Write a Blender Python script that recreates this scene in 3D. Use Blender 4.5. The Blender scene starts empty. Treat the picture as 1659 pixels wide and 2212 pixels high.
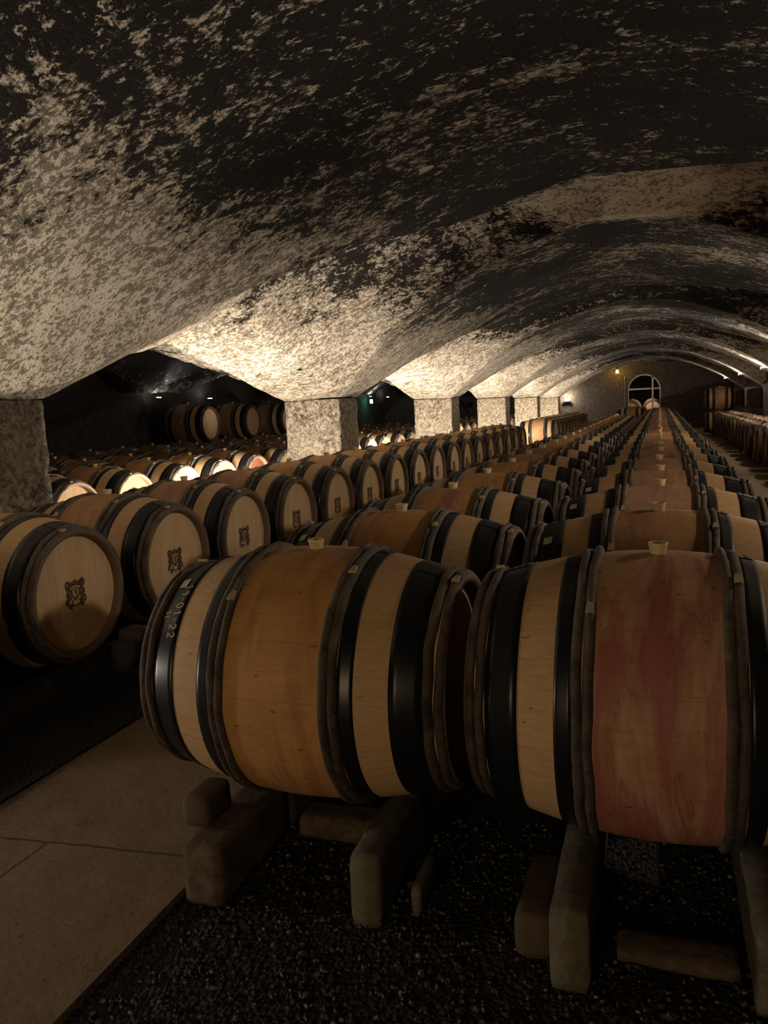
import bpy, bmesh, math, random
from math import sin, cos, pi, sqrt, atan2
from mathutils import Vector, Matrix, noise
random.seed(7)
H = 1.27                      # eye height above the floor
SC = bpy.context.scene
C = bpy.context.collection

# ------------------------------------------------------------------ helpers
def mesh(name, verts, faces, smooth=True):
    me = bpy.data.meshes.new(name); me.from_pydata([tuple(v) for v in verts], [], faces)
    if smooth:
        for p in me.polygons: p.use_smooth = True
    me.update(); return me
def obj(name, me, mat=None, parent=None, loc=(0, 0, 0)):
    o = bpy.data.objects.new(name, me); C.objects.link(o); o.location = loc
    if mat is not None and not me.materials: me.materials.append(mat)
    if parent: o.parent = parent
    return o
def tag(o, label=None, cat=None, group=None, kind=None):
    if label: o['label'] = label
    if cat: o['category'] = cat
    if group: o['group'] = group
    if kind: o['kind'] = kind
    return o
def empty(name, loc=(0, 0, 0)):
    o = bpy.data.objects.new(name, None); C.objects.link(o); o.location = loc
    o.empty_display_size = .1; return o
class MB:
    def __init__(s): s.v = []; s.f = []
    def add(s, v, f):
        n = len(s.v); s.v += [tuple(a) for a in v]; s.f += [tuple(i + n for i in q) for q in f]
    def box(s, a, b, j=0.0):
        x0, y0, z0 = a; x1, y1, z1 = b
        v = [(x, y, z) for x in (x0, x1) for y in (y0, y1) for z in (z0, z1)]
        if j: v = [tuple(c + random.uniform(-j, j) for c in p) for p in v]
        s.add(v, [(0, 1, 3, 2), (4, 6, 7, 5), (0, 4, 5, 1), (2, 3, 7, 6), (0, 2, 6, 4), (1, 5, 7, 3)])
    def lathe_x(s, prof, n=48, close=False, a0=0.0):
        """prof = [(x, r)] turned around the X axis"""
        m = len(prof); base = len(s.v)
        for i in range(n):
            a = a0 + 2 * pi * i / n
            for x, r in prof: s.v.append((x, r * sin(a), r * cos(a)))
        for i in range(n):
            j = (i + 1) % n
            for k in range(m if close else m - 1):
                l = (k + 1) % m
                s.f.append((base + i * m + k, base + j * m + k, base + j * m + l, base + i * m + l))
    def ribbon(s, pts, w, nrm):
        """flat stroke: pts 3D, nrm(p) gives the surface normal"""
        P = [Vector(p) for p in pts]; n0 = len(s.v)
        for i, p in enumerate(P):
            t = (P[min(i + 1, len(P) - 1)] - P[max(i - 1, 0)])
            if t.length < 1e-9: t = Vector((0, 0, 1))
            t.normalize(); q = t.cross(nrm(p)).normalized() * w / 2
            s.v += [tuple(p + q), tuple(p - q)]
        for i in range(len(P) - 1):
            a = n0 + 2 * i; s.f.append((a, a + 1, a + 3, a + 2))
    def mesh(s, name, smooth=True): return mesh(name, s.v, s.f, smooth)
def bevel(me, w, seg=2):
    bm = bmesh.new(); bm.from_mesh(me); bmesh.ops.recalc_face_normals(bm, faces=bm.faces)
    bmesh.ops.bevel(bm, geom=bm.edges[:], offset=w, segments=seg, affect='EDGES', profile=.5)
    bm.to_mesh(me); bm.free(); return me
def rough_box(a, b, cell=.05, amp=.008, groove=None, bev=.012, seed=0):
    """a hewn stone block: subdivided box with rounded edges and uneven faces"""
    bm = bmesh.new(); lo = Vector(a); hi = Vector(b); d = hi - lo; c = (lo + hi) / 2
    def face(o, u, v):
        nu = max(1, int(u.length / cell)); nv = max(1, int(v.length / cell))
        g = [[bm.verts.new(o + u * i / nu + v * j / nv) for j in range(nv + 1)] for i in range(nu + 1)]
        for i in range(nu):
            for j in range(nv): bm.faces.new((g[i][j], g[i + 1][j], g[i + 1][j + 1], g[i][j + 1]))
    X, Y, Z = Vector((d.x, 0, 0)), Vector((0, d.y, 0)), Vector((0, 0, d.z))
    face(lo, Y, X); face(lo + Z, X, Y); face(lo, X, Z); face(lo + Y, Z, X); face(lo, Z, Y); face(lo + X, Y, Z)
    bmesh.ops.remove_doubles(bm, verts=bm.verts, dist=1e-5)
    bmesh.ops.recalc_face_normals(bm, faces=bm.faces)
    bm.normal_update()
    for v in bm.verts:
        p = v.co.copy()
        k = sum(1 for i in range(3) if min(abs(p[i] - lo[i]), abs(p[i] - hi[i])) < 1e-4)
        n = v.normal
        off = amp * (noise.noise(p * 9 + Vector((seed, 0, 0))) + .6 * noise.noise(p * 23))
        if k >= 2: off -= bev * (k - 1)
        if groove:
            for gz in groove:
                if abs(p.z - gz) < cell * .6: off -= .012
        v.co = p + n * off
    me = bpy.data.meshes.new('block'); bm.to_mesh(me); bm.free()
    for p in me.polygons: p.use_smooth = True
    return me

# ------------------------------------------------------------------ materials
class NT:
    def __init__(s, name):
        s.m = bpy.data.materials.new(name); s.m.use_nodes = True
        s.t = s.m.node_tree; s.b = s.t.nodes['Principled BSDF']
    def n(s, typ, **k):
        o = s.t.nodes.new(typ)
        for a, v in k.items(): setattr(o, a, v)
        return o
    def link(s, a, b): s.t.links.new(a, b)
    def put(s, sock, v):
        if hasattr(v, 'is_linked') or isinstance(v, bpy.types.NodeSocket): s.link(v, sock)
        else: sock.default_value = v
    def math(s, op, a, b=0.0, c=None, clamp=False):
        o = s.n('ShaderNodeMath', operation=op, use_clamp=clamp)
        s.put(o.inputs[0], a); s.put(o.inputs[1], b)
        if c is not None: s.put(o.inputs[2], c)
        return o.outputs[0]
    def mix(s, f, a, b, bt='MIX'):
        o = s.n('ShaderNodeMix', data_type='RGBA', blend_type=bt); o.clamp_factor = True
        s.put(o.inputs[0], f)
        for k, v in ((6, a), (7, b)):
            s.put(o.inputs[k], v if not isinstance(v, tuple) else (*v, 1) if len(v) == 3 else v)
        return o.outputs[2]
    def noise(s, vec, scale, detail=4, rough=.6, dist=0.0):
        o = s.n('ShaderNodeTexNoise'); s.link(vec, o.inputs['Vector'])
        o.inputs['Scale'].default_value = scale; o.inputs['Detail'].default_value = detail
        o.inputs['Roughness'].default_value = rough; o.inputs['Distortion'].default_value = dist
        return o.outputs[0]
    def ramp(s, v, lo, hi):
        o = s.n('ShaderNodeMapRange'); o.clamp = True
        s.put(o.inputs[0], v); s.put(o.inputs[1], lo); s.put(o.inputs[2], hi)
        return o.outputs[0]
    def coord(s, scale=(1, 1, 1), jitter=False):
        tc = s.n('ShaderNodeTexCoord'); mp = s.n('ShaderNodeMapping'); s.link(tc.outputs['Object'], mp.inputs[0])
        mp.inputs['Scale'].default_value = scale
        if jitter:
            oi = s.n('ShaderNodeObjectInfo'); cb = s.n('ShaderNodeCombineXYZ')
            for i in range(3): s.link(s.math('MULTIPLY', oi.outputs['Random'], 13.0 + 7 * i), cb.inputs[i])
            s.link(cb.outputs[0], mp.inputs['Location'])
        return mp.outputs[0]
    def xyz(s):
        tc = s.n('ShaderNodeTexCoord'); sp = s.n('ShaderNodeSeparateXYZ'); s.link(tc.outputs['Object'], sp.inputs[0])
        return sp.outputs
    def bump(s, h, strength=.3, dist=.01):
        o = s.n('ShaderNodeBump'); o.inputs['Strength'].default_value = strength; o.inputs['Distance'].default_value = dist
        s.put(o.inputs['Height'], h); s.link(o.outputs[0], s.b.inputs['Normal'])
    def attr(s, name):
        o = s.n('ShaderNodeAttribute', attribute_type='OBJECT', attribute_name=name); return o.outputs['Fac']
    def col(s, c): s.put(s.b.inputs['Base Color'], c if not isinstance(c, tuple) else (*c, 1))
    def rough(s, r): s.put(s.b.inputs['Roughness'], r)

def plaster(name, soot=0.0, pale=(.60, .53, .43), sc=1.0):
    """flaking lime wash: cream patches, grey-brown mould, black soot gathered on the crown"""
    t = NT(name); v = t.coord((1.0, 1.35, 1.0)); p = t.xyz()
    wide = t.noise(v, .75 * sc, 3, .55, .5)
    mid = t.noise(v, 4.2 * sc, 5, .65, .4)
    blot = t.noise(v, 34 * sc, 4, .70, .5)
    big = t.noise(v, 13 * sc, 5, .72, .6)
    fine = t.noise(v, 80, 4, .7)
    hgt = t.ramp(p[2], 1.82, 2.50)
    # round area at the cross vault's crown, kept paler than the rest
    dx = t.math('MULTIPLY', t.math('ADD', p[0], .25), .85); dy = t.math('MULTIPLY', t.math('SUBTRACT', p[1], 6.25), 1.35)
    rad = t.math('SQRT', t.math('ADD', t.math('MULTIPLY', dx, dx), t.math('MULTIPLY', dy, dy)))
    pale_crown = t.ramp(t.math('ADD', rad, t.math('MULTIPLY', t.math('SUBTRACT', big, .5), .5)), 1.05, .80)
    k = t.math('MULTIPLY_ADD', t.math('SUBTRACT', wide, .5), .50, t.math('MULTIPLY', t.math('SUBTRACT', mid, .5), .45))
    k = t.math('ADD', k, t.math('MULTIPLY', hgt, .24)); k = t.math('ADD', k, soot)
    k = t.math('SUBTRACT', k, t.math('MULTIPLY', pale_crown, .30))
    mm = t.math('ADD', t.math('MULTIPLY', blot, .55), t.math('MULTIPLY', big, .45))
    brown = t.ramp(t.math('ADD', t.math('SUBTRACT', mm, .497), t.math('MULTIPLY', k, .26)), -.014, .020)
    dark = t.ramp(t.math('ADD', t.math('SUBTRACT', t.math('ADD', t.math('MULTIPLY', mm, .7), t.math('MULTIPLY', big, .3)), .655), k), -.02, .045)
    c = t.mix(t.ramp(mid, .3, .7), pale, tuple(x * f for x, f in zip(pale, (.70, .66, .60))))
    c = t.mix(t.math('MULTIPLY', brown, .90), c, (.135, .110, .082))
    c = t.mix(t.math('MULTIPLY', t.math('MULTIPLY', hgt, t.math('SUBTRACT', 1.0, pale_crown)), .45), c, (.10, .080, .058))
    c = t.mix(dark, c, (.011, .009, .007))
    vo = t.n('ShaderNodeTexVoronoi'); t.link(v, vo.inputs['Vector']); vo.inputs['Scale'].default_value = 1.35
    spot = t.math('LESS_THAN', t.math('ADD', vo.outputs['Distance'], t.math('MULTIPLY', blot, .05)), .085)
    c = t.mix(t.math('MULTIPLY', spot, .85), c, (.42, .38, .30))
    t.col(c); t.rough(1.0); t.b.inputs['Specular IOR Level'].default_value = .12
    t.bump(t.math('ADD', mm, t.math('MULTIPLY', fine, .30)), .9, .03)
    return t.m
def stone(name, pale=(.46, .38, .27), dark=(.10, .07, .05), sc=1.0, bump=1.0, cut=(.38, .62)):
    t = NT(name); v = t.coord()
    a = t.noise(v, 22 * sc, 8, .75, .6); b = t.noise(v, 2.5 * sc, 4, .6); f = t.noise(v, 70 * sc, 3, .7)
    c = t.mix(t.ramp(a, *cut), dark, pale)
    c = t.mix(t.ramp(b, .35, .75), c, tuple(x * .62 for x in pale), 'MIX')
    c = t.mix(.35, c, t.mix(t.ramp(a, .4, .6), dark, pale))
    t.col(c); t.rough(.95); t.bump(t.math('ADD', a, t.math('MULTIPLY', f, .3)), bump, .035); return t.m
def oak():
    t = NT('oak_staves'); p = t.xyz(); v = t.coord((1, 1, 1), True); g = t.coord((3, 28, 28), True)
    tone, stain = t.attr('tone'), t.attr('stain')
    grain = t.noise(g, 3.0, 5, .6); pat = t.noise(v, 4.5, 5, .6, .5); fine = t.noise(t.coord((14, 120, 120), True), 2, 3, .6)
    ax = t.math('ABSOLUTE', p[0])
    ang = t.math('ARCTAN2', p[1], p[2])
    st = t.math('MULTIPLY', ang, 30 / (2 * pi)); fr = t.math('FRACT', st); fl = t.math('FLOOR', st)
    wn = t.n('ShaderNodeTexWhiteNoise', noise_dimensions='2D')
    cb = t.n('ShaderNodeCombineXYZ'); t.link(fl, cb.inputs[0])
    oi = t.n('ShaderNodeObjectInfo'); t.link(t.math('MULTIPLY', oi.outputs['Random'], 50.0), cb.inputs[1]); t.link(cb.outputs[0], wn.inputs['Vector'])
    seam = t.math('LESS_THAN', t.math('ABSOLUTE', t.math('SUBTRACT', fr, .5)), .485)
    raw = t.mix(t.ramp(grain, .3, .7), (.58, .385, .20), (.45, .275, .13))
    raw = t.mix(t.math('MULTIPLY', wn.outputs[0], .4), raw, (.56, .38, .22))
    belly = t.mix(t.ramp(tone, .5, .85), (.56, .285, .095), (.50, .31, .20))
    belly = t.mix(t.math('MULTIPLY', t.math('SUBTRACT', 1.0, t.ramp(tone, 0.0, .35)), .8), belly, (.48, .33, .19))
    drip = t.noise(t.coord((15, 2.4, 2.4), True), 1.0, 6, .65, .6)
    belly = t.mix(t.math('MULTIPLY', t.ramp(pat, .46, .66), .55), belly, (.34, .155, .06))
    belly = t.mix(t.math('MULTIPLY', t.ramp(drip, .50, .68), .75), belly, (.25, .105, .045))
    belly = t.mix(t.math('MULTIPLY', t.ramp(grain, .45, .8), .30), belly, (.22, .10, .05))
    inb = t.math('LESS_THAN', ax, .16)
    c = t.mix(t.math('MULTIPLY', inb, .90), raw, belly)
    # wine run from the bung
    w = t.noise(t.coord((8, 1.8, 1.8), True), 1.0, 6, .62, .9)
    near = t.ramp(ax, .16, .0)
    sw = t.math('MULTIPLY', t.math('MULTIPLY', t.ramp(t.math('ADD', w, t.math('MULTIPLY', near, .13)), .52, .68), inb), stain)
    c = t.mix(t.math('MULTIPLY', sw, .80), c, (.32, .085, .085))
    edge = t.math('SUBTRACT', 1.0, t.ramp(t.math('ABSOLUTE', t.math('SUBTRACT', w, .535)), .0, .010))
    c = t.mix(t.math('MULTIPLY', t.math('MULTIPLY', edge, inb), t.math('MULTIPLY', stain, .45)), c, (.16, .05, .045))
    spk = t.noise(t.coord((6, 20, 20), True), 4.0, 2, .5)
    c = t.mix(t.math('MULTIPLY', t.ramp(spk, .70, .76), .75), c, (.06, .03, .018))
    c = t.mix(t.math('MULTIPLY', t.math('SUBTRACT', 1.0, seam), .28), c, (.16, .08, .04))
    t.col(c); t.rough(.62); t.b.inputs['Specular IOR Level'].default_value = .3
    t.bump(t.math('ADD', fine, t.math('MULTIPLY', seam, .4)), .18, .004); return t.m
def headwood():
    t = NT('oak_head'); p = t.xyz(); v = t.coord((1, 22, 2.0), True)
    tone = t.attr('tone'); n = t.noise(v, 2.2, 5, .6)
    pl = t.math('MULTIPLY', p[1], 1 / .085); fr = t.math('FRACT', t.math('ADD', pl, 20.3)); fl = t.math('FLOOR', t.math('ADD', pl, 20.3))
    wn = t.n('ShaderNodeTexWhiteNoise', noise_dimensions='1D'); t.link(fl, wn.inputs['W'])
    seam = t.math('GREATER_THAN', t.math('ABSOLUTE', t.math('SUBTRACT', fr, .5)), .488)
    c = t.mix(t.ramp(n, .3, .7), (.60, .42, .235), (.48, .31, .155))
    c = t.mix(t.math('MULTIPLY', wn.outputs[0], .35), c, (.66, .50, .32))
    c = t.mix(t.ramp(tone, 1.2, 1.3), c, (.42, .15, .07))
    c = t.mix(t.math('MULTIPLY', seam, .45), c, (.22, .12, .05))
    t.col(c); t.rough(.7); t.b.inputs['Specular IOR Level'].default_value = .25; t.bump(n, .1, .003); return t.m
def metal():
    t = NT('painted_hoop_metal'); v = t.coord((1, 1, 1), True); n = t.noise(v, 9, 5, .65); p = t.xyz()
    dust = t.math('MULTIPLY', t.ramp(p[2], .27, .40), t.ramp(n, .25, .60))
    c = t.mix(dust, (.010, .010, .011), (.085, .085, .070))
    t.col(c); t.rough(t.math('MULTIPLY_ADD', t.ramp(p[2], .2, .36), .42, .33)); t.b.inputs['Metallic'].default_value = .0
    t.b.inputs['Specular IOR Level'].default_value = .36; t.bump(n, .06, .003); return t.m
def hoopwood():
    t = NT('chestnut_hoop_bark'); v = t.coord((1, 1, 1), True); n = t.noise(v, 16, 6, .7, .4); f = t.noise(v, 55, 3, .7)
    c = t.mix(t.ramp(n, .35, .70), (.026, .017, .013), (.105, .075, .055))
    c = t.mix(t.math('MULTIPLY', t.ramp(f, .62, .72), .5), c, (.22, .18, .14))
    p = t.xyz(); up = t.math('MULTIPLY', t.ramp(p[2], .10, .34), t.ramp(n, .2, .55))
    c = t.mix(t.math('MULTIPLY', up, t.math('MULTIPLY_ADD', f, .9, .15)), c, (.17, .15, .12))
    t.col(c); t.rough(.85); t.bump(t.math('ADD', n, t.math('MULTIPLY', f, .4)), .6, .010); return t.m
def plain(name, c, r=.7, nz=.25, sc=20, bump=.1):
    t = NT(name); n = t.noise(t.coord(), sc, 4, .6)
    t.col(t.mix(t.math('MULTIPLY', n, nz * 2), c, tuple(x * .55 for x in c))); t.rough(r); t.bump(n, bump, .004); return t.m
def emit(name, c, s):
    t = NT(name); t.col((0, 0, 0)); n = t.noise(t.coord(), 5, 1)
    t.b.inputs['Emission Color'].default_value = (*c, 1); t.b.inputs['Emission Strength'].default_value = s; return t.m

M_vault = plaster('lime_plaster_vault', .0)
M_side = plaster('dark_side_vault', .16, (.30, .28, .24), .7)  # darker, greyer plaster for the side bay ceiling
M_pier = stone('hewn_limestone', (.58, .49, .36), (.075, .048, .032), 1.1, 1.2, (.44, .58))
M_wall = stone('rubble_wall', (.085, .062, .042), (.018, .014, .011), .5, 1.0)
M_dark = stone('dark_stone', (.05, .042, .035), (.012, .010, .010), .5, .8)  # dark stone for outer walls, also paints shade onto the crest row's rails
M_oak, M_head, M_metal, M_hoop = oak(), headwood(), metal(), hoopwood()
M_chime = plain('chime_wood', (.17, .105, .06), .75, .4, 14)
M_chime_l = plain('chime_pale_wood', (.50, .37, .25), .75, .3, 14)
M_bung = plain('silicone_bung', (.72, .60, .34), .5, .1)
M_tie = plain('split_willow', (.50, .40, .24), .7, .2)
M_burn = plain('branded_wood', (.085, .040, .020), .85, .4, 60)
M_chalk = plain('chalk', (.72, .70, .58), .9, .2, 80)
M_paper = plain('paper_label', (.50, .50, .38), .8, .2, 40)
M_rail = stone('limestone_rail', (.20, .14, .09), (.07, .048, .032), .9, .6)
M_grey = stone('grey_stone_rail', (.19, .17, .115), (.08, .07, .05), .9, .35)
M_block = plain('old_beam_wood', (.11, .075, .05), .85, .4, 12, .4)
M_iron = plain('dark_iron', (.03, .03, .032), .5, .2)

# ------------------------------------------------------------------ vault geometry (z relative to the eye, + H)
P0, L, PT = 3.09, 5.03, .57            # first pier's near face, bay length, pier thickness
XC, HALF = -.40, 3.0
YEND = 32.0
def crown(Y): return 1.30 - .10 * max(0, min(1, (Y - 7) / 6))
def z_main(X, Y):
    u = abs((X - XC) / HALF)
    if u >= 1: return .16
    return .16 + crown(Y) * (1 - u ** 1.9)
def interp(s, tab):
    for (a, p), (b, q) in zip(tab, tab[1:]):
        if s <= b:
            t = (s - a) / (b - a); t = t * t * (3 - 2 * t) * .3 + t * .7; return p + (q - p) * t
    return tab[-1][1]
def lun(X):
    """half width and mid shift of the cross vault in a bay, and its lift above the main vault"""
    if X < XC:
        s = min(1, (X + 3.4) / 2.9) if X > -3.4 else 0
        w = interp(s, ((0, (L - PT) / 2), (.17, 1.88), (.30, 1.50), (.47, 1.14), (.60, .92), (.72, .74), (.86, .60), (1, .52)))
        mid = interp(s, ((0, 0), (.17, .05), (.30, .12), (.47, .24), (.60, .42), (.72, .56), (.86, .50), (1, .30)))
        lift = .50 + .25 * min(1, max(0, (X + 4.08) / .68)) if X < -3.4 else .75 * (1 - s) ** 1.1 + .20 * s + .05 * sin(pi * s)
    else:
        s = min(1, (X + .5) / 3.1)
        w = .52 + (2.2 - .52) * s ** 1.3; mid = .30 * (1 - s); lift = .20 + .68 * s ** 1.5
    return w, mid, lift
def patch(mb, rows):
    n = len(rows[0]); b = len(mb.v)
    for r in rows: mb.v += r
    for i in range(len(rows) - 1):
        for j in range(n - 1):
            a = b + i * n + j; mb.f.append((a, a + 1, a + n + 1, a + n))
def wob(X, Y, z):
    p = Vector((X, Y, z)); k = .020 * noise.noise(p * 1.6) + .010 * noise.noise(p * 5)
    return (X, Y, z + k + H)
XS = [-4.08, -3.85, -3.62, -3.4] + [-3.4 + 6.0 * (i / 60.0) for i in range(1, 61)]
vb = MB()
for n in range(-1, 6):
    y0 = P0 + PT + (n) * L              # near face of the bay (back face of pier n)
    mid0 = y0 + (L - PT) / 2
    rl = []; rb = []
    for X in XS:
        w, sh, lift = lun(X); m = mid0 + sh
        row = []
        for k in range(41):
            t = -1 + 2 * k / 40; Y = min(m + t * w, YEND + .2)
            q = 1 - abs(t) ** (1.15 if X > -3.2 else 1.05)
            row.append(wob(X, Y, z_main(X, Y) + lift * q))
        rl.append(row)
        if X >= -3.4:
            w2, sh2, _ = lun(X); ya = m + w; yb = mid0 + L + sh2 - w2
            rb.append([wob(X, min(ya + (yb - ya) * k / 16, YEND + .2), z_main(X, ya + (yb - ya) * k / 16)) for k in range(17)])
    patch(vb, rl); patch(vb, rb)
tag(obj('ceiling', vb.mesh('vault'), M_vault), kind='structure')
# ceiling of the side bay beyond the piers
sb = MB(); rows = []
def z_side(X, Y):
    u = abs((X + 6.3) / 2.25); z = .30 + .95 * (1 - min(1, u) ** 2)
    if X > -6.2:
        m = P0 + PT + (L - PT) / 2 + L * round((Y - P0 - PT - (L - PT) / 2) / L); t = abs(Y - m) / ((L - PT) / 2)
        s = (X + 6.2) / 2.12; zz = .16 + (.52 + (1 - s) * .5) * max(0, 1 - t)
        z = max(z if s < .97 else .16, zz) if s < .999 else zz
    else:
        m = P0 + 1.0 + L * round((Y - P0 - 1.0) / L); t = abs(Y - m) / 1.7
        s = min(1, (-6.2 - X) / 2.3); z = max(z, .30 + .62 * s ** .5 * max(0, 1 - t ** 1.6) + .2 * s)
    return z
for i in range(61):
    X = -4.08 - 4.47 * i / 60
    rows.append([wob(X, -1 + 33.5 * j / 330, z_side(X, -1 + 33.5 * j / 330)) for j in range(331)])
patch(sb, rows)
tag(obj('ceiling_side_bay', sb.mesh('side_vault'), M_side), kind='structure')

# walls
def wall(name, a, b, m, cell=.12, amp=.03):
    return tag(obj(name, rough_box(a, b, cell, amp, None, 0, 3), m), kind='structure')
wall('wall_right', (2.6, -3, -.05), (2.9, 32.6, 2.75), M_dark, .2, .03)
wall('wall_left', (-8.9, -3, -.05), (-8.5, 32.6, 2.75), M_dark, .2, .04)
wall('wall_near', (-8.9, -3.4, -.05), (2.9, -3.0, 3.4), M_dark, .3, .02)
# end wall with the arched doorway
ew = MB(); ax0, ax1, az = -1.20, .03, .27 + H; acx = (ax0 + ax1) / 2; ar = (ax1 - ax0) / 2
def endface(y, flip):
    n = 24; arc = [(acx - ar * cos(pi * i / n), az + ar * sin(pi * i / n)) for i in range(n + 1)]
    out = [(-8.9 + (2.9 + 8.9) * i / n, 3.3) for i in range(n + 1)]
    b = len(ew.v); ew.v += [(x, y, z) for x, z in arc] + [(x, y, z) for x, z in out]
    for i in range(n): ew.f.append((b + i, b + i + 1, b + n + 2 + i, b + n + 1 + i))
    b = len(ew.v)
    ew.v += [(-8.9, y, 0), (ax0, y, 0), (ax0, y, az), (-8.9, y, 3.3), (2.9, y, 0), (ax1, y, 0), (ax1, y, az), (2.9, y, 3.3)]
    ew.f += [(b, b + 1, b + 2, b + 3), (b + 5, b + 4, b + 7, b + 6)]
endface(YEND, 0); endface(YEND + .35, 1)
n = 24; arc = [(ax0, 0)] + [(acx - ar * cos(pi * i / n), az + ar * sin(pi * i / n)) for i in range(n + 1)] + [(ax1, 0)]
patch(ew, [[(x, YEND, z) for x, z in arc], [(x, YEND + .35, z) for x, z in arc]])
tag(obj('wall_end', ew.mesh('endwall', False), M_wall), kind='structure')
wall('wall_back_room', (-3.5, 36.2, -.05), (2.2, 36.5, 3.3), M_wall)
wall('wall_back_room_left', (-3.8, YEND + .35, -.05), (-3.5, 36.5, 3.3), M_wall)
wall('wall_back_room_right', (2.2, YEND + .35, -.05), (2.5, 36.5, 3.3), M_wall)
wall('ceiling_back_room', (-3.8, YEND + .35, 3.0), (2.5, 36.5, 3.3), M_dark)
# arch moulding, iron-grey frame of the glazed gate in the doorway
fr = MB()
for a, b in (((ax0, .04), (ax0 + .05, az)), ((ax1 - .05, .04), (ax1, az))):
    fr.box((a[0], YEND + .06, a[1]), (b[0], YEND + .14, b[1]))
patch(fr, [[(acx - r * cos(pi * i / 24), y, az + r * sin(pi * i / 24)) for i in range(25)] for r, y in ((ar, YEND + .05), (ar - .05, YEND + .05), (ar - .05, YEND + .15))])
M_frame = plain('pale_painted_frame', (.45, .38, .36), .6, .2)
gate = empty('gate_frame', (0, 0, 0)); tag(gate, 'pale arched gate frame with crossed bars in the far doorway', 'gate')
obj('outer_frame', fr.mesh('outer_frame', False), M_frame, gate)
b1 = MB(); b1.box((-.30, YEND + .05, .75), (-.235, YEND + .12, az + ar * .93)); obj('upright', bevel(b1.mesh('upright', False), .005, 1), M_frame, gate)
b1 = MB(); b1.box((ax0 + .04, YEND + .051, az + .02), (ax1, YEND + .119, az + .08)); obj('crossbar', bevel(b1.mesh('crossbar', False), .005, 1), M_frame, gate)

# floor: limestone slabs, with a gravel bed under the barrels
def floor_mat():
    t = NT('limestone_slabs'); v = t.coord(); p = t.xyz()
    a = t.noise(v, 6, 6, .65); f = t.noise(v, 45, 4, .7); w = t.noise(v, 1.5, 3, .5)
    wig = t.math('MULTIPLY', t.math('SUBTRACT', a, .5), .03)
    yy = t.math('ADD', t.math('SUBTRACT', p[1], t.math('MULTIPLY', p[0], .10)), wig)
    fy = t.math('FRACT', t.math('ADD', t.math('MULTIPLY', t.math('SUBTRACT', yy, 1.92), 1 / 1.45), 20.5))
    la_ = t.math('LESS_THAN', t.math('MULTIPLY', t.math('ABSOLUTE', t.math('SUBTRACT', fy, .5)), 1.45), .005)
    lb_ = t.math('MULTIPLY', t.math('LESS_THAN', t.math('ABSOLUTE', t.math('ADD', t.math('ADD', p[0], 1.78), wig)), .005), t.math('LESS_THAN', yy, 1.92))
    joint = t.math('MAXIMUM', la_, lb_)
    c = t.mix(t.ramp(a, .3, .7), (.235, .165, .10), (.165, .112, .068))
    c = t.mix(t.math('MULTIPLY', t.ramp(f, .62, .66), .85), c, (.05, .035, .022))
    c = t.mix(t.math('MULTIPLY', t.ramp(a, .62, .72), .6), c, (.10, .065, .04))
    c = t.mix(t.math('MULTIPLY', joint, .8), c, (.03, .02, .012))
    t.col(c); t.rough(.8); t.bump(t.math('SUBTRACT', t.math('MULTIPLY', a, 1.0), t.math('MULTIPLY', joint, .8)), .5, .02); return t.m
M_floor = floor_mat()
fb = MB()
fb.box((-8.9, -3.4, -.12), (-1.23, 37, 0)); fb.box((.62, 2.9, -.12), (2.9, 37, 0)); fb.box((-1.23, 31.3, -.12), (.62, 37, 0))
tag(obj('floor', fb.mesh('slabs', False), M_floor), kind='structure')
def gravel_mat():
    t = NT('dark_gravel'); v = t.coord()
    vo = t.n('ShaderNodeTexVoronoi'); t.link(v, vo.inputs['Vector']); vo.inputs['Scale'].default_value = 75
    wn = t.n('ShaderNodeSeparateColor'); t.link(vo.outputs['Color'], wn.inputs[0])
    c = t.mix(t.ramp(wn.outputs[0], .3, 1.0), (.010, .008, .006), (.06, .045, .03))
    c = t.mix(t.ramp(vo.outputs['Distance'], .25, .6), c, (.006, .005, .004))
    t.col(c); t.rough(.85); t.bump(t.math('SUBTRACT', 1.0, vo.outputs['Distance']), 1.0, .01); return t.m
M_grav = gravel_mat()
gb = MB(); gb.box((-1.23, -3.4, -.14), (2.9, 2.9, -.022)); gb.box((-1.23, 2.9, -.14), (.62, 31.3, -.022))
tag(obj('floor_gravel_bed', gb.mesh('gravel', False), M_grav), kind='structure')
pb = MB(); rnd = random.Random(3)
ico = [(0, 0, 1), (.89, 0, .45), (.28, .85, .45), (-.72, .53, .45), (-.72, -.53, .45), (.28, -.85, .45), (.72, .53, -.45), (-.28, .85, -.45), (-.89, 0, -.45), (-.28, -.85, -.45), (.72, -.53, -.45), (0, 0, -1)]
icf = [(0, 1, 2), (0, 2, 3), (0, 3, 4), (0, 4, 5), (0, 5, 1), (1, 6, 2), (2, 7, 3), (3, 8, 4), (4, 9, 5), (5, 10, 1), (2, 6, 7), (3, 7, 8), (4, 8, 9), (5, 9, 10), (1, 10, 6), (6, 11, 7), (7, 11, 8), (8, 11, 9), (9, 11, 10), (10, 11, 6)]
for i in range(5200):
    x = rnd.uniform(-1.2, .75); y = 1.0 + 1.25 * rnd.random() ** 1.3
    s = rnd.uniform(.0025, .0065) * (1.5 if rnd.random() < .08 else 1); R3 = Matrix.Rotation(rnd.uniform(0, 6), 3, 'Z') @ Matrix.Rotation(rnd.uniform(0, 6), 3, 'X')
    pb.add([tuple(R3 @ Vector((a * s * 1.4, b * s, c * s * .7)) + Vector((x, y, -.02 + s * .5))) for a, b, c in ico], icf)
def pebble_mat():
    t = NT('pebbles'); n = t.noise(t.coord(), 90, 2, .5)
    t.col(t.mix(t.ramp(n, .5, .70), (.022, .016, .011), (.22, .18, .13))); t.rough(.7); return t.m
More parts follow.
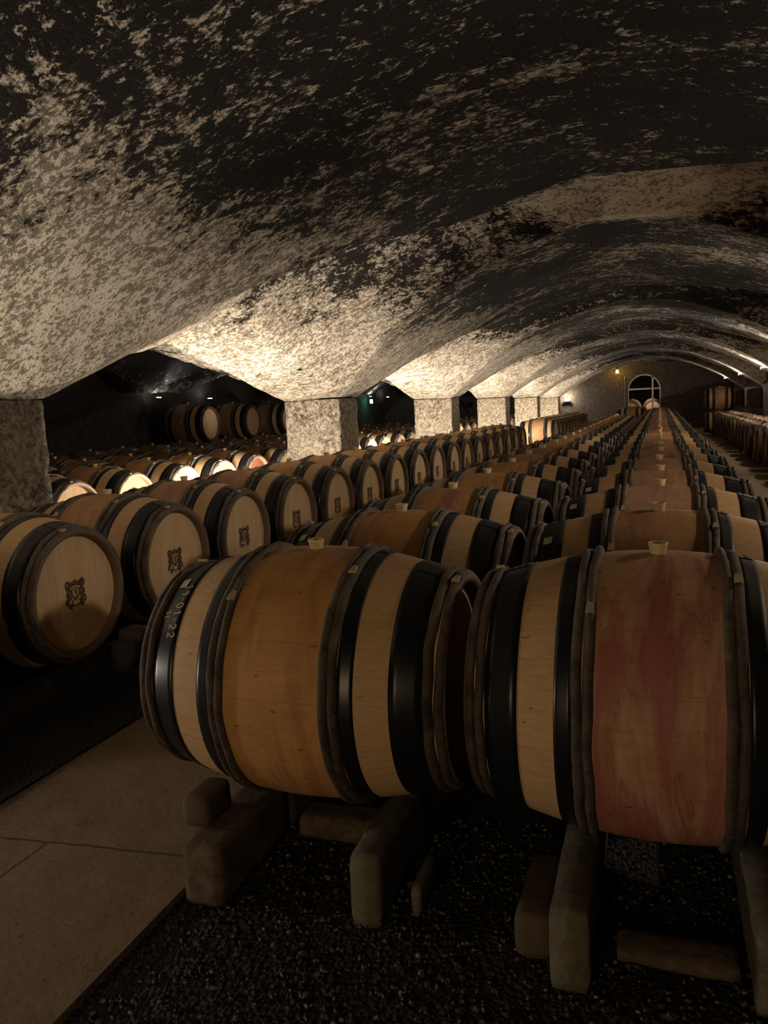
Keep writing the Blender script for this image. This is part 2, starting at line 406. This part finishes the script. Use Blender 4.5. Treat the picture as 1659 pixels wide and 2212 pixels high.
tag(obj('gravel_pebbles', pb.mesh('pebbles', False), pebble_mat()), 'small pale and brown pebbles scattered over the gravel in front of the first barrels', 'gravel', None, 'stuff')

# ------------------------------------------------------------------ piers
ordn = ['first', 'second', 'third', 'fourth', 'fifth', 'sixth']
pl = ['rough limestone pier in brown shade at the left edge', 'brightly lit limestone pier in the middle left, widest of those lit',
      'second fully lit limestone pier, right of the widest one', 'third lit limestone pier, right of the planked door',
      'fourth lit limestone pier, left of the floodlit barrel side', 'farthest lit limestone pier, beside the dim stone end wall']
for n in range(0, 6):
    y = P0 + n * L
    me = rough_box((-4.08, y, -.02), (-3.40, y + PT, .155 + H), .035, .010, [H - .27, H - .78], .006, n)
    tag(obj('stone_pier', me, M_pier), pl[n], 'pier', 'square stone piers along the left of the vault')
# corbels under the lamps on the right
cl = ['stone corbel near right under the unseen first lamp', 'stone corbel on the right wall beyond the picture edge', 'dark stone corbel on the right wall just outside the frame',
      'dark stone corbel under the nearest right-hand lamp', 'dark stone corbel under the middle right-hand lamp', 'dark stone corbel under the farthest right-hand lamp']
for n in range(0, 6):
    y = P0 + n * L + .03
    me = rough_box((2.20, y, H - .42), (2.585, y + .5, H + .12), .06, .012, None, .01, n + 20)
    tag(obj('stone_corbel', me, M_wall), cl[n], 'corbel', 'stone corbels along the right wall')

# ------------------------------------------------------------------ barrel prototype parts
def rp(x): return .360 - .072 * (abs(x) / .4165) ** 2
def make_body():
    b = MB(); xs = [-.44 + .88 * i / 28 for i in range(29)]
    prof = [(-.400, .258), (-.432, .262), (-.440, .270)] + [(x, rp(x)) for x in xs] + [(.440, .270), (.432, .262), (.400, .258)]
    b.lathe_x(prof, 60); return b.mesh('staves')
def make_head(s):
    b = MB(); b.lathe_x([(.404 * s, .001), (.4045 * s, .13), (.404 * s, .262)], 48); 
    return b.mesh('head')
def make_chime(s):
    b = MB(); b.lathe_x([(s * x, r) for x, r in ((.398, .2575), (.432, .261), (.4415, .270), (.4415, .284), (.434, .2875))], 60); return b.mesh('chime')
def make_metal(x0, x1, seed=0):
    b = MB(); xs = [x0 + (x1 - x0) * i / 4 for i in range(5)]; th = .0022
    prof = [(x0, rp(x0) + .0002)] + [(x, rp(x) + th) for x in xs] + [(x1, rp(x1) + .0002)]
    b.lathe_x(prof, 60)
    rn = random.Random(seed); a0 = rn.uniform(-.15, .15)
    # overlapping hoop end and its rivets
    w = (x1 - x0) / 2 - .003; xm = (x0 + x1) / 2
    A = [a0 - .10 + .20 * i / 5 for i in range(6)]
    patch(b, [[(x, (rp(x) + th * 2) * sin(a), (rp(x) + th * 2) * cos(a)) for x in (xm - w, xm, xm + w)] for a in A])
    for a in (a0 - .07, a0 + .07):
        for x in ((xm - w * .5, xm + w * .5) if w > .03 else (xm,)):
            r = rp(x) + th * 2
            ring = []
            for k in range(8):
                q = 2 * pi * k / 8; ring.append((x + .005 * cos(q), r * sin(a + .005 * sin(q) / r), r * cos(a + .005 * sin(q) / r)))
            top = (x, (r + .004) * sin(a), (r + .004) * cos(a))
            b.add(ring + [top], [(k, (k + 1) % 8, 8) for k in range(8)])
    return b.mesh('metal_hoop')
def make_hoop(xc, hw, ht, seed):
    """half-round split-branch hoop, slightly uneven, with the lashed overlap"""
    b = MB(); n = 84; m = 7; rn = Vector((seed * 3.1, 0, 0)); a_l = .12 * sin(seed * 5)
    for i in range(n):
        a = 2 * pi * i / n; q = Vector((cos(a), sin(a), 0))
        k = 1 + .22 * noise.noise(q * 2.2 + rn) + .16 * noise.noise(q * 8 + rn)
        da = (a - a_l + pi) % (2 * pi) - pi
        over = math.exp(-(da / .16) ** 2) * .22
        if abs(abs(da) - .16) < .045: over -= .16
        dx = .006 * noise.noise(q * 3 + rn * 2)
        for j in range(m):
            f = pi * j / (m - 1); x = xc + dx - hw * cos(f)
            r = rp(x) - .002 + ht * sin(f) ** .7 * (k + over)
            b.v.append((x, r * sin(a), r * cos(a)))
    for i in range(n):
        j = (i + 1) % n
        for k in range(m - 1): b.f.append((i * m + k, j * m + k, j * m + k + 1, i * m + k + 1))
    return b.mesh('wooden_hoop')
def make_tie(xc, a):
    b = MB(); r0 = rp(xc) + .016; w = .010
    pts = [(-w, 0, -.002), (w, 0, -.002), (w * .7, .030, -.002), (-w * .7, .030, -.002), (-w, 0, .007), (w, 0, .006), (w * .5, .028, .004), (-w * .4, .030, .004)]
    v = [(xc + x, (r0 + z) * sin(a + y / r0), (r0 + z) * cos(a + y / r0)) for x, y, z in pts]
    b.add(v, [(0, 3, 2, 1), (4, 5, 6, 7), (0, 1, 5, 4), (1, 2, 6, 5), (2, 3, 7, 6), (3, 0, 4, 7)]); return b.mesh('hoop_tie', False)
def make_bung():
    b = MB(); prof = [(-.012, .017), (.0, .0185), (.020, .0225), (.0265, .0240), (.0285, .0230), (.0285, .0205), (.023, .0180), (.022, .001)]
    n = 28
    for i in range(n):
        a = 2 * pi * i / n
        for z, r in prof: b.v.append((r * cos(a), r * sin(a), .358 + z))
    m = len(prof)
    for i in range(n):
        j = (i + 1) % n
        for k in range(m - 1): b.f.append((i * m + k, j * m + k, j * m + k + 1, i * m + k + 1))
    return b.mesh('bung')
def curve_pts(P, n=8):
    out = []
    for i in range(len(P) - 1):
        p0 = P[max(i - 1, 0)]; p1 = P[i]; p2 = P[i + 1]; p3 = P[min(i + 2, len(P) - 1)]
        for k in range(n):
            t = k / n; out.append(tuple(.5 * (2 * b + (c - a) * t + (2 * a - 5 * b + 4 * c - d) * t * t + (-a + 3 * b - 3 * c + d) * t ** 3) for a, b, c, d in zip(p0, p1, p2, p3)))
    out.append(P[-1]); return out
def make_crest():
    """armorial brand: crown, scrolled supporters, shield, ribbon"""
    b = MB(); X = .4062; nr = lambda p: Vector((1, 0, 0)); rn = random.Random(5)
    def st(P, w, close=False):
        b.ribbon([(X + rn.uniform(0, .0004), y, z) for y, z in curve_pts(P + ([P[0]] if close else []))], w, nr)
    st([(-.022, .02), (-.020, -.008), (0, -.03), (.020, -.008), (.022, .02)], .006); st([(-.022, .02), (0, .026), (.022, .02)], .005)
    st([(0, .018), (.003, .004), (0, -.008)], .011); st([(-.010, -.012), (0, -.02), (.010, -.012)], .005)
    st([(-.026, .036), (-.02, .052), (-.010, .040), (0, .060), (.010, .040), (.02, .052), (.026, .036)], .007)
    st([(-.026, .034), (0, .040), (.026, .034)], .008)
    for s in (-1, 1):
        st([(s * .030, .040), (s * .042, .058), (s * .056, .050), (s * .054, .030), (s * .038, .026)], .010)
        st([(s * .030, .020), (s * .048, .014), (s * .055, -.004), (s * .040, -.008), (s * .030, .004)], .009)
        st([(s * .028, -.008), (s * .040, -.022), (s * .057, -.022), (s * .060, -.042), (s * .042, -.044)], .010)
        st([(s * .022, -.028), (s * .028, -.045), (s * .044, -.056), (s * .030, -.066)], .007)
        for k in range(16): st([(s * rn.uniform(.026, .060), rn.uniform(-.05, .055)), (s * rn.uniform(.026, .058), rn.uniform(-.05, .055))], .0035)
    st([(-.040, -.060), (-.018, -.050), (0, -.058), (.018, -.050), (.040, -.060)], .007)
    return b.mesh('crest', False)
def make_stamp():
    b = MB(); X = .4062; nr = lambda p: Vector((1, 0, 0)); c = .11
    def st(P, w): b.ribbon([(X, y, z + c) for y, z in P], w, nr)
    st([(.075 * cos(2 * pi * i / 36), .042 * sin(2 * pi * i / 36)) for i in range(37)], .004)
    st([(-.03, .045), (0, .062), (.03, .045)], .004)
    st([(-.05, .008), (.05, .008)], .003); st([(-.05, -.012), (.05, -.012)], .003)
    for k in range(9): st([(-.048 + k * .012, -.012), (-.045 + k * .012, .008)], .003)
    st([(-.02, -.055), (.02, -.055)], .005)
    return b.mesh('stamp', False)
ME = dict(body=make_body(), headl=make_head(-1), headr=make_head(1), chl=make_chime(-1), chr=make_chime(1), bung=make_bung(), crest=make_crest(), stamp=make_stamp())
METALS = [(-.388, -.308), (-.222, -.182), (.182, .222), (.308, .388)]
HOOPX = [-.4275, -.4015, -.1705, -.1465, .1465, .1705, .4015, .4275]
MET = [make_metal(a, b, i) for i, (a, b) in enumerate(METALS)]
HOO = [[make_hoop(x, .0125, .017, i + 11 * v) for i, x in enumerate(HOOPX)] for v in range(2)]
TIE = [make_tie(x, -.45 + .5 * (i % 3 == 0) - .3 * (i % 2)) for i, x in enumerate((-.4015, -.1465, .1705, .4275))]
for k, m in (('body', M_oak), ('headl', M_head), ('headr', M_head), ('chl', M_chime), ('chr', M_chime), ('bung', M_bung), ('crest', M_burn), ('stamp', M_burn)):
    ME[k].materials.append(m)
for m in MET: m.materials.append(M_metal)
for v in HOO:
    for m in v: m.materials.append(M_hoop)
for m in TIE: m.materials.append(M_tie)
CHP = ME['chr'].copy(); CHP.materials.clear(); CHP.materials.append(M_chime_l)

# prototypes (the first barrel placed is the prototype itself)
def proto(kind):
    r = empty('wine_barrel'); r.rotation_mode = 'XYZ'
    obj('staves', ME['body'], None, r)
    for nm, hd, ch in (('headl', 0, 'chl'), ('headr', 1, 'chr')):
        h = obj('barrel_head', ME[nm], None, r)
        if hd and kind in ('crest', 'stamp'): obj('brand_mark', ME[kind], None, h)
        obj('chime', CHP if (kind == 'stamp' and hd) else ME[ch], None, r)
    for m in MET: obj('metal_hoop', m, None, r)
    v = 0 if kind == 'plain' else 1
    for i, m in enumerate(HOO[v]):
        h = obj('wooden_hoop', m, None, r)
        if kind != 'far' and i in (1, 3, 5, 7): obj('hoop_tie', TIE[(1, 3, 5, 7).index(i)], None, h)
    obj('bung', ME['bung'], None, r)
    return r
PRO = {}
def copy_tree(o, parent=None):
    c = o.copy(); C.objects.link(c); c.parent = parent
    for ch in sorted(o.children, key=lambda q: q.name): copy_tree(ch, c)
    return c
ONES = 'first second third fourth fifth sixth seventh eighth ninth tenth eleventh twelfth thirteenth fourteenth fifteenth sixteenth seventeenth eighteenth nineteenth twentieth'.split()
def ordw(i):
    if i <= 20: return ONES[i - 1]
    t = {2: 'twenty', 3: 'thirty', 4: 'forty'}[i // 10]; return (t + '-' + ONES[i % 10 - 1]) if i % 10 else {3: 'thirtieth', 4: 'fortieth'}[i // 10]
rb_ = random.Random(21)
def barrel(kind, x, y, z, label, group, tone=None, stain=None, htone=None):
    if kind not in PRO: PRO[kind] = proto(kind); r = PRO[kind]
    else: r = copy_tree(PRO[kind])
    r.location = (x, y, z + H)
    tone = rb_.random() if tone is None else tone
    stain = (rb_.random() ** 2 * .9) if stain is None else stain
    r.rotation_euler = (rb_.uniform(-.05, .05), 0, rb_.uniform(-.008, .008))
    for ch in r.children:
        if ch.name.startswith('staves'): ch['tone'] = float(tone); ch['stain'] = float(stain)
        if ch.name.startswith('barrel_head'): ch['tone'] = float(htone if htone else .5)
    return tag(r, label, 'barrel', group), tone, stain
def tw(tone, stain): return 'wine-stained' if stain > .5 else ('rosy-brown' if tone > .75 else 'orange-brown' if tone > .3 else 'tan')
def row(kind, X, Y0, S, n, z, where, group, jit=.006, tones=None, first=1):
    out = []
    for i in range(n):
        t, s, ht = (tones[i] if tones and i < len(tones) else (None, None, None))
        r, t, s = barrel(kind, X + rb_.uniform(-jit, jit) * 2, Y0 + i * S + rb_.uniform(-jit, jit), z, '', group, t, s, ht)
        r['label'] = f'{tw(t, s)} oak barrel, {ordw(i + first)} from the front {where}'
        out.append(r)
    return out
AX = -.746
A = row('plain', 0.0, 2.02, .782, 36, AX, 'in the column leading to the doorway', 'barrels in the long central column', .004,
        [(.80, 1.0, None), (.1, .1, None), (.85, .25, None), (.95, .9, None), (.8, .1, None), (.85, .3, None), (.8, .2, None), (.85, .5, None), (.8, .2, None)])
A[0]['label'] = 'largest pink-stained oak barrel at right foreground, first of the long central column'
for i in range(9, 36):
    for ch in A[i].children:
        if ch.name.startswith('staves'): ch['tone'] = .6 + .35 * rb_.random()
for i in range(36):
    b_ = [c for c in A[i].children if c.name.startswith('staves')][0]
    if i: A[i]['label'] = f"{tw(b_['tone'], b_['stain'])} oak barrel, {ordw(i + 1)} from the front in the column leading to the doorway"
Bc = row('plain', -.937, 2.02, .782, 23, AX, 'in the column left of the central one', 'barrels in the column left of the central one', .004,
         [(.40, .12, None), (.42, .0, None), (.55, .55, None), (.38, .0, None), (.40, .1, None), (.7, .2, None)])
Bc[0]['label'] = 'large orange-brown foreground barrel with chalk writing on its left metal hoop'
B2 = row('plain', -.90, 26.9, .782, 5, AX + .08, 'of the far group left of the doorway', 'barrels of the short far group by the doorway')
L1 = row('crest', -2.866, 2.72 - .755, .755, 18, AX, 'in the crest-headed row across the left aisle', 'crest-headed barrels across the left aisle', .004,
         [(.5, .1, None), (.45, .1, None), (.7, .35, None), (.85, .9, None), (.55, .3, None), (.42, 0, None), (.5, .1, None)])
L1[0]['label'] = 'barrel cut by the left picture edge, nearest in the crest-headed row'
L1[1]['label'] = 'nearest fully seen barrel with a burned crest on its pale round head'
L2 = row('far', -2.72, 18.8, .782, 11, AX, 'in the row behind the floodlit barrel side', 'barrels of the far left row beyond the gap')
L2[0]['label'] = 'barrel with its side lit white by a floodlight, front of the far left row'
Rr = row('far', 1.99, 9.0, .782, 22, -.895, 'in the dark row along the right wall', 'barrels along the right wall', .01)
for k, (z, lab) in enumerate(((-.90, 'lower barrel of the two-high stack at the far right end'), (-.15, 'pale upper barrel on the two-high stack at the far right'))):
    barrel('far', 1.76, 26.7, z, lab, 'barrels stacked at the far right', .1, 0)
S1 = row('stamp', -4.84, 4.25, .755, 34, AX, 'in the stamp-headed row behind the left piers', 'stamp-headed barrels behind the left piers', .006,
         [(.5, .1, None), (.5, 0, None), (.7, .2, None), (.6, .1, None), (.4, .1, None), (.7, .2, 1.5), (.5, .1, None)])
S2 = row('far', -5.80, 4.45, .76, 30, AX, 'in the second row behind the left piers', 'second row in the left side bay')
S3 = row('far', -6.76, 4.30, .76, 22, AX, 'in the third row behind the left piers', 'third row in the left side bay')
S4 = row('far', -7.76, 4.635, .75, 22, AX, 'in the row along the side bay outer wall', 'outer row in the left side bay')
S5 = row('far', -7.76, 11.76, 1.5, 5, AX + .648, 'of the upper tier in the left side bay', 'upper tier barrels in the left side bay', .004)
S5[0]['label'] = 'nearest raised barrel standing on the others in the dark left bay'
S5[1]['label'] = 'middle raised barrel in the dark left bay, right of the nearest'
S5[2]['label'] = 'raised barrel partly hidden by the widest lit pier, dark left bay'
# two barrels seen end-on through the doorway
for k, (x, lab) in enumerate(((-1.05, 'left of two barrels seen end-on through the arched doorway'), (-.29, 'right of two barrels seen end-on through the arched doorway'))):
    r, _, _ = barrel('far', x, 33.15, -.42, lab, 'barrels seen through the doorway', .5, 0); r.rotation_euler = (0, 0, pi / 2)
tr = MB(); tr.box((-1.5, 32.95, 0), (.2, 33.03, H - .42 - .37)); tr.box((-1.5, 33.3, 0), (.2, 33.38, H - .42 - .37))
tag(obj('barrel_trestle', tr.mesh('trestle', False), M_block), 'low wooden trestle under the two end-on barrels in the doorway', 'trestle')

# chalk writing on the foreground barrel's left hoop, pale label
b0 = Bc[0]
GL = {'1': [[(.15, .75), (.45, 1), (.45, 0)]], '9': [[(.65, .75), (.4, .98), (.15, .75), (.4, .5), (.65, .75), (.6, .3), (.4, 0)]],
      '-': [[(.1, .5), (.5, .5)]], '0': [[(.4, 1), (.12, .75), (.12, .3), (.4, 0), (.68, .3), (.68, .75), (.4, 1)]],
      '2': [[(.1, .75), (.35, 1), (.62, .75), (.45, .4), (.1, .02)], [(.1, .02), (.7, .05)]],
      'S': [[(.6, .9), (.3, 1), (.15, .75), (.4, .5), (.6, .25), (.35, 0), (.1, .1)]],
      'E': [[(.6, 1), (.15, 1)], [(.15, 1), (.15, 0)], [(.15, 0), (.6, 0)], [(.15, .5), (.5, .5)]],
      '*': [[(.1, .5), (.6, .5)], [(.2, .2), (.5, .8)], [(.5, .2), (.2, .8)]]}
def write(txt, x_base, a_start, h, parent, lift, w=.0032, name='chalk_writing'):
    b = MB(); a = a_start
    for ch in txt:
        if ch != ' ':
            for s in GL[ch]:
                P = curve_pts(s, 5) if len(s) > 3 else [tuple(p + (q - p) * k / 4 for p, q in zip(s[i], s[i + 1])) for i in range(len(s) - 1) for k in range(5)]
                pts = []
                for u, v in P:
                    x = x_base + v * h; r = rp(x) + lift; aa = a - u * h * .85 / r      # reading down the camera side
                    pts.append((x, r * sin(aa), r * cos(aa)))
                b.ribbon(pts, w, lambda p: Vector((0, p.y, p.z)).normalized())
        a -= h * (.86 if ch != '-' else .66) / rp(x_base)
    o = obj(name, b.mesh('chalk', False), M_chalk, parent); o['label'] = 'white chalk handwriting'; return o
wide = [c for c in b0.children if c.name.startswith('metal_hoop')][0]
for c in b0.children:
    if c.name.startswith('metal_hoop') and c.data == MET[0]: wide = c
stv = [c for c in b0.children if c.name.startswith('staves')][0]
write('19-01-22', -.346, -.50, .027, wide, .0036, .0026)
write('SE', -.376, -.78, .017, wide, .0036, .0018)
write('*21', -.268, -.40, .034, stv, .0012, .0026)
lb = MB(); patch(lb, [[(x, (rp(x) + .0045) * sin(a), (rp(x) + .0045) * cos(a)) for x in (-.374, -.345)] for a in (-.40, -.44, -.48, -.52)])
for r_ in (Bc[0], Bc[1], Bc[2], Bc[3], A[1], A[2], A[3]):
    for c in r_.children:
        if c.name.startswith('metal_hoop') and c.data == MET[0]:
            o = obj('paper_tag', lb.mesh('paper_tag', False) if r_ is Bc[0] else PT_, M_paper, c); PT_ = o.data; o['label'] = 'small pale square tag'

# ------------------------------------------------------------------ rails and blocks under the barrels
def rail(x0, x1, y0, y1, z1, m, label, group='stone rails under the barrels', slope=0.0, cell=.08):
    me = rough_box((x0, y0, -.03), (x1, y1, z1), cell, .004, None, .006, x0 * 7)
    tag(obj('stone_rail', me, m), label, 'rail', group)
zb = H - 1.106
rail(-.742, -.662, 1.66, 20.0, zb + .004, M_grey, 'stone rail under the right half of the chalk-marked barrel, its end facing us', cell=.03)
rail(-1.20, -1.09, 2.03, 20.0, zb - .012, M_rail, 'rough reddish stone rail under the left end of the chalk-marked barrel', cell=.03)
rail(-.235, -.147, 1.58, 30.2, zb + .004, M_grey, 'pale stone rail under the pink-stained barrel left half, its end facing us', cell=.03)
rail(.185, .265, 1.62, 30.2, zb + .004, M_grey, 'stone rail under the pink-stained barrel, at the bottom right edge', cell=.03)
for x in (-3.10, -2.66): rail(x, x + .08, 1.5, 15.6, zb + .004, M_dark, 'stone rail under the crest-headed row, ' + ('wall side' if x < -3 else 'aisle side'))  # darker stone than the other rails, standing in for shade under the row
for x in (-2.98, -2.54): rail(x, x + .08, 18.4, 27.4, zb + .004, M_rail, 'stone rail under the far left row, ' + ('wall side' if x < -2.9 else 'aisle side'))
for i, x in enumerate((-4.84, -5.80, -6.76, -7.76)):
    for s in (-1, 1): rail(x + s * .22 - .04, x + s * .22 + .04, 3.9, 30.5 if i < 2 else 21.5, zb + .004, M_rail, f'stone rail under the {ordn[i]} side bay row, ' + ('outer side' if s < 0 else 'pier side'))
for x in (-1.12, -.72): rail(x, x + .08, 26.5, 30.5, zb + .082, M_rail, 'stone rail under the short far group, ' + ('left side' if x < -1 else 'right side'))
def block(name, a, b, m, label, cat, j=.004):
    me = rough_box(a, b, .02, .004, None, .005, a[0] * 3); return tag(obj(name, me, m), label, cat)
bk = block('wooden_wedge', (-1.245, 1.69, .157), (-1.165, 1.83, .243), M_block, 'dark wooden wedge propping the left end of the chalk-marked barrel', 'wedge')
bk.location.z = 0
block('stone_block', (-1.205, 1.62, -.02), (-1.09, 2.02, .155), M_rail, 'reddish hewn stone block in front, under the wooden wedge', 'block')
block('wooden_block', (-.325, 1.66, -.02), (-.242, 1.95, .085), M_block, 'low brown block beside the pale rail end, front centre', 'block')
block('thin_stone_block', (-.60, 1.72, -.02), (-.575, 1.9, .07), M_grey, 'thin stone sliver standing right of the first rail end', 'block')
block('stone_curb', (-1.05, 2.0, -.02), (-.76, 2.12, .05), M_rail, 'low reddish stone between the rails under the chalk-marked barrel', 'block')
block('stone_sill', (-.10, 1.70, -.02), (.17, 1.80, .012), M_rail, 'flat reddish stone between the rails under the pink-stained barrel', 'block')
block('aisle_wedge', (-2.47, 2.98, zb + .06), (-2.34, 3.08, zb + .12), M_block, 'small pale wedge between the first two crest-headed barrels', 'wedge')
cb = MB(); cb.box((-3.25, .9, 0), (-2.12, 15.8, .012)); tag(obj('floor_left_bed', cb.mesh('bed', False), M_grav), kind='structure')

# ------------------------------------------------------------------ lamps, sign, door, lantern
M_glow = emit('lamp_white', (1, .97, .92), 60); M_glow2 = emit('lamp_amber', (1, .62, .08), 40); M_green = emit('sign_green', (.15, 1, .62), 7)
M_white = emit('sign_white', (.9, 1, .95), 10)
def fixture(name, loc, label, group, sx=1, on=True):
    r = empty(name, loc); tag(r, label, 'lamp', group)
    if 'side_bay' in name: r.scale = (.6, .5, .6)
    h = MB(); h.box((-.05, -.10, -.05), (.05, .10, 0)); obj('housing', bevel(h.mesh('housing', False), .008), M_iron, r)
    g = MB(); g.box((-.038, -.085, .001), (.038, .085, .010)); obj('lens', bevel(g.mesh('lens', False), .003, 1), M_glow if on else M_iron, r)
    b = MB(); b.box((.05 * sx, -.012, -.045), (.13 * sx, .012, -.025)); obj('bracket', b.mesh('bracket', False), M_iron, r)
    return r
def spot(loc, to, power, color, angle, blend=.5, size=.05):
    l = bpy.data.lights.new('spot', 'SPOT'); l.energy = power; l.color = color; l.spot_size = angle * pi / 180; l.spot_blend = blend; l.shadow_soft_size = size
    o = bpy.data.objects.new('spot_light', l); C.objects.link(o); o.location = loc
    o.rotation_euler = (Vector(to) - Vector(loc)).to_track_quat('-Z', 'Y').to_euler(); return o
def point(loc, power, color, size=.05):
    l = bpy.data.lights.new('point', 'POINT'); l.energy = power; l.color = color; l.shadow_soft_size = size
    o = bpy.data.objects.new('point_light', l); C.objects.link(o); o.location = loc; return o
COOL = (1, .93, .84); WARM = (1, .74, .46); SOFT = (1, .89, .74)
rl = ['white uplight on the right springing, near and out of view', 'white uplight on the right springing, one bay on', 'white uplight just beyond the right edge',
      'nearest of the three glowing uplights at the right end of the arches', 'middle of the three glowing uplights at the right', 'farthest of the three glowing uplights at the right']
pw = [35, 60, 170, 170, 150, 130]
pp = [32, 52, 60, 60, 42, 14]
for n in range(6):
    y = P0 + n * L + PT / 2
    fixture('wall_uplight', (2.06, y, H + .50), rl[n], 'uplights along the right springing')
    spot((2.0, y - .1, H + .53), (-1.4, y + .3, H + 1.55), pw[n], COOL, 95 if n < 2 else 60, .8, .04)
    point((1.98, y - .1, H + .60), pp[n], (1, .77, .54), .06)
# floodlights on the floor in front of each pier, behind the barrel row
for n in range(0, 6):
    y = P0 + n * L - 1.15
    spot((-3.70, y - .55, H - .95), (-3.40, y + .75, H + .9), [150, 130, 140, 140, 140, 130][n], SOFT, 150, .6, .06)
    point((-3.55, y - .75, H - .80), [20, 48, 52, 56, 60, 40][n], SOFT, .08)
    if n:
        r = fixture('floor_floodlight', (-3.70, y - .55, .10), ['', 'floodlight on the floor before the widest lit pier, hidden by barrels', 'floodlight before the second lit pier, hidden by barrels', 'floodlight before the third lit pier, hidden by barrels', 'floodlight before the fourth lit pier, hidden by barrels', 'floodlight before the farthest pier, hidden by barrels'][n], 'floor floodlights between the piers')
        r.scale = (1, 1, 2)
fixture('pier_uplight', (-3.5, 31.86, H + .02), 'bright white lamp on the end wall beside the farthest pier', None).rotation_euler = (0, 0, pi / 2)
point((-3.5, 31.70, H + .12), 34, SOFT)
# side bay
for k, (y, z) in enumerate(((11.6, .40), (13.25, .38), (22.2, .42), (23.8, .40))):
    fixture('side_bay_uplight', (-8.25, y, H + z), ['left of two white uplights high in the dark side bay', 'right of two white uplights high in the dark side bay',
            'left white lamp seen between first two lit piers', 'right white lamp seen between first two lit piers'][k], 'uplights in the left side bay', -1)
    spot((-8.15, y, H + z + .04), (-6.9, y + .2, H + z + .9), 14, (.9, .95, 1), 100, .7, .03)
s = empty('exit_sign', (-8.30, 22.4, H + .27)); s.scale = (.6, .6, .6); tag(s, 'small green glowing emergency sign seen between the lit piers', 'sign')
b = MB(); b.box((-.03, -.13, -.10), (.03, .13, .10)); obj('sign_case', bevel(b.mesh('case', False), .01), M_green, s)
b = MB(); b.box((.031, -.05, -.06), (.034, .05, .06)); obj('sign_figure', b.mesh('figure', False), M_white, s)
d = empty('plank_door', (-7.5, 31.9, -.05)); tag(d, 'grey plank door with diagonal brace and small hatch, seen between piers', 'door')
M_door = plain('grey_planks', (.16, .15, .15), .8, .3, 6)
b = MB()
for k in range(6): b.box((-.45 + k * .15 + .003, -.03, .05), (-.45 + (k + 1) * .15 - .003, 0, H + .42))
obj('planks', b.mesh('planks', False), M_door, d)
b = MB(); b.ribbon([(-.42, -.045, H + .38), (.3, -.045, H - .75)], .05, lambda p: Vector((0, -1, 0))); obj('brace', b.mesh('brace', False), M_iron, d)
b = MB(); b.box((-.05, -.06, H - .02), (.18, -.031, H + .2)); obj('hatch', b.mesh('hatch', False), M_iron, d)
# lantern on the end wall
la = empty('wall_lantern', (-1.56, 31.75, H + 1.03)); tag(la, 'glowing amber wall lantern left above the arched doorway', 'lantern')
b = MB()
for z0, z1, r0, r1 in ((-.10, -.08, .05, .075), (.10, .17, .10, .02)):
    v = [(r0 * cos(q), r0 * sin(q), z0) for q in [pi / 4 + k * pi / 2 for k in range(4)]] + [(r1 * cos(q), r1 * sin(q), z1) for q in [pi / 4 + k * pi / 2 for k in range(4)]]
    b.add(v, [(0, 1, 5, 4), (1, 2, 6, 5), (2, 3, 7, 6), (3, 0, 4, 7), (4, 5, 6, 7), (3, 2, 1, 0)])
for q in [pi / 4 + k * pi / 2 for k in range(4)]: b.box((.075 * cos(q) - .005, .075 * sin(q) - .005, -.08), (.075 * cos(q) + .005, .075 * sin(q) + .005, .10))
obj('lantern_frame', b.mesh('lantern_frame', False), M_iron, la)
b = MB(); b.lathe_x([(-.06, .002), (-.05, .03), (0, .045), (.05, .03), (.06, .002)], 16); o = obj('lamp_bulb', b.mesh('bulb'), M_glow2, la); o.rotation_euler = (0, pi / 2, 0)
b = MB(); b.box((-.01, 0, .17), (.01, .25, .19)); b.box((-.01, 0, .15), (.01, .02, .19)); obj('bracket', b.mesh('bracket', False), M_iron, la)
point((-1.56, 31.6, H + .98), 5, (1, .6, .12), .04)
b = MB(); b.box((-1.30, 31.93, 0), (-1.28, 31.95, H + .85)); tag(obj('conduit_pipe', b.mesh('pipe', False), plain('grey_pipe', (.2, .17, .14))), 'thin vertical pipe on the end wall left of the doorway', 'pipe')
point((-.5, 32.55, H + .10), 6, (1, .70, .62), .08)

# soft warm fill light added behind the viewer, its source unseen
l = bpy.data.lights.new('doorway', 'AREA'); l.shape = 'RECTANGLE'; l.size = 1.0; l.size_y = .9; l.energy = 10.5; l.color = (1, .72, .42)  # added fill; no doorway opens behind the viewer
o = bpy.data.objects.new('area_light', l); C.objects.link(o); o.location = (-.8, -2.3, 1.0); o.rotation_euler = (Vector((-.3, 2.2, .5)) - o.location).to_track_quat('-Z', 'Y').to_euler()

# world: nothing but a trace of ambient
W = bpy.data.worlds.new('cellar'); SC.world = W; W.use_nodes = True
W.node_tree.nodes['Background'].inputs[0].default_value = (1, .85, .7, 1); W.node_tree.nodes['Background'].inputs[1].default_value = .0

SC.cycles.max_bounces = 6; SC.cycles.diffuse_bounces = 3; SC.cycles.glossy_bounces = 2
SC.cycles.use_adaptive_sampling = True; SC.cycles.adaptive_threshold = .06
# ------------------------------------------------------------------ camera
cam = bpy.data.cameras.new('camera'); co = bpy.data.objects.new('camera', cam); C.objects.link(co)
F = Vector((-.33580862, .9328238, -.13066112)); R_ = Vector((.94192909, .33234474, -.04813076)); U = Vector((.00147299, .13923624, .9902581))
m = Matrix((R_, U, -F)).transposed().to_4x4(); m.translation = (0, 0, H); co.matrix_world = m
cam.sensor_fit = 'AUTO'; cam.sensor_width = 36; cam.lens = 36 * 1673.5 / 2212; cam.clip_start = .02
SC.camera = co
SC.view_settings.view_transform = 'Standard'; SC.view_settings.look = 'None'; SC.view_settings.gamma = 1; SC.view_settings.use_curve_mapping = False
SC.view_settings.exposure = 1.25
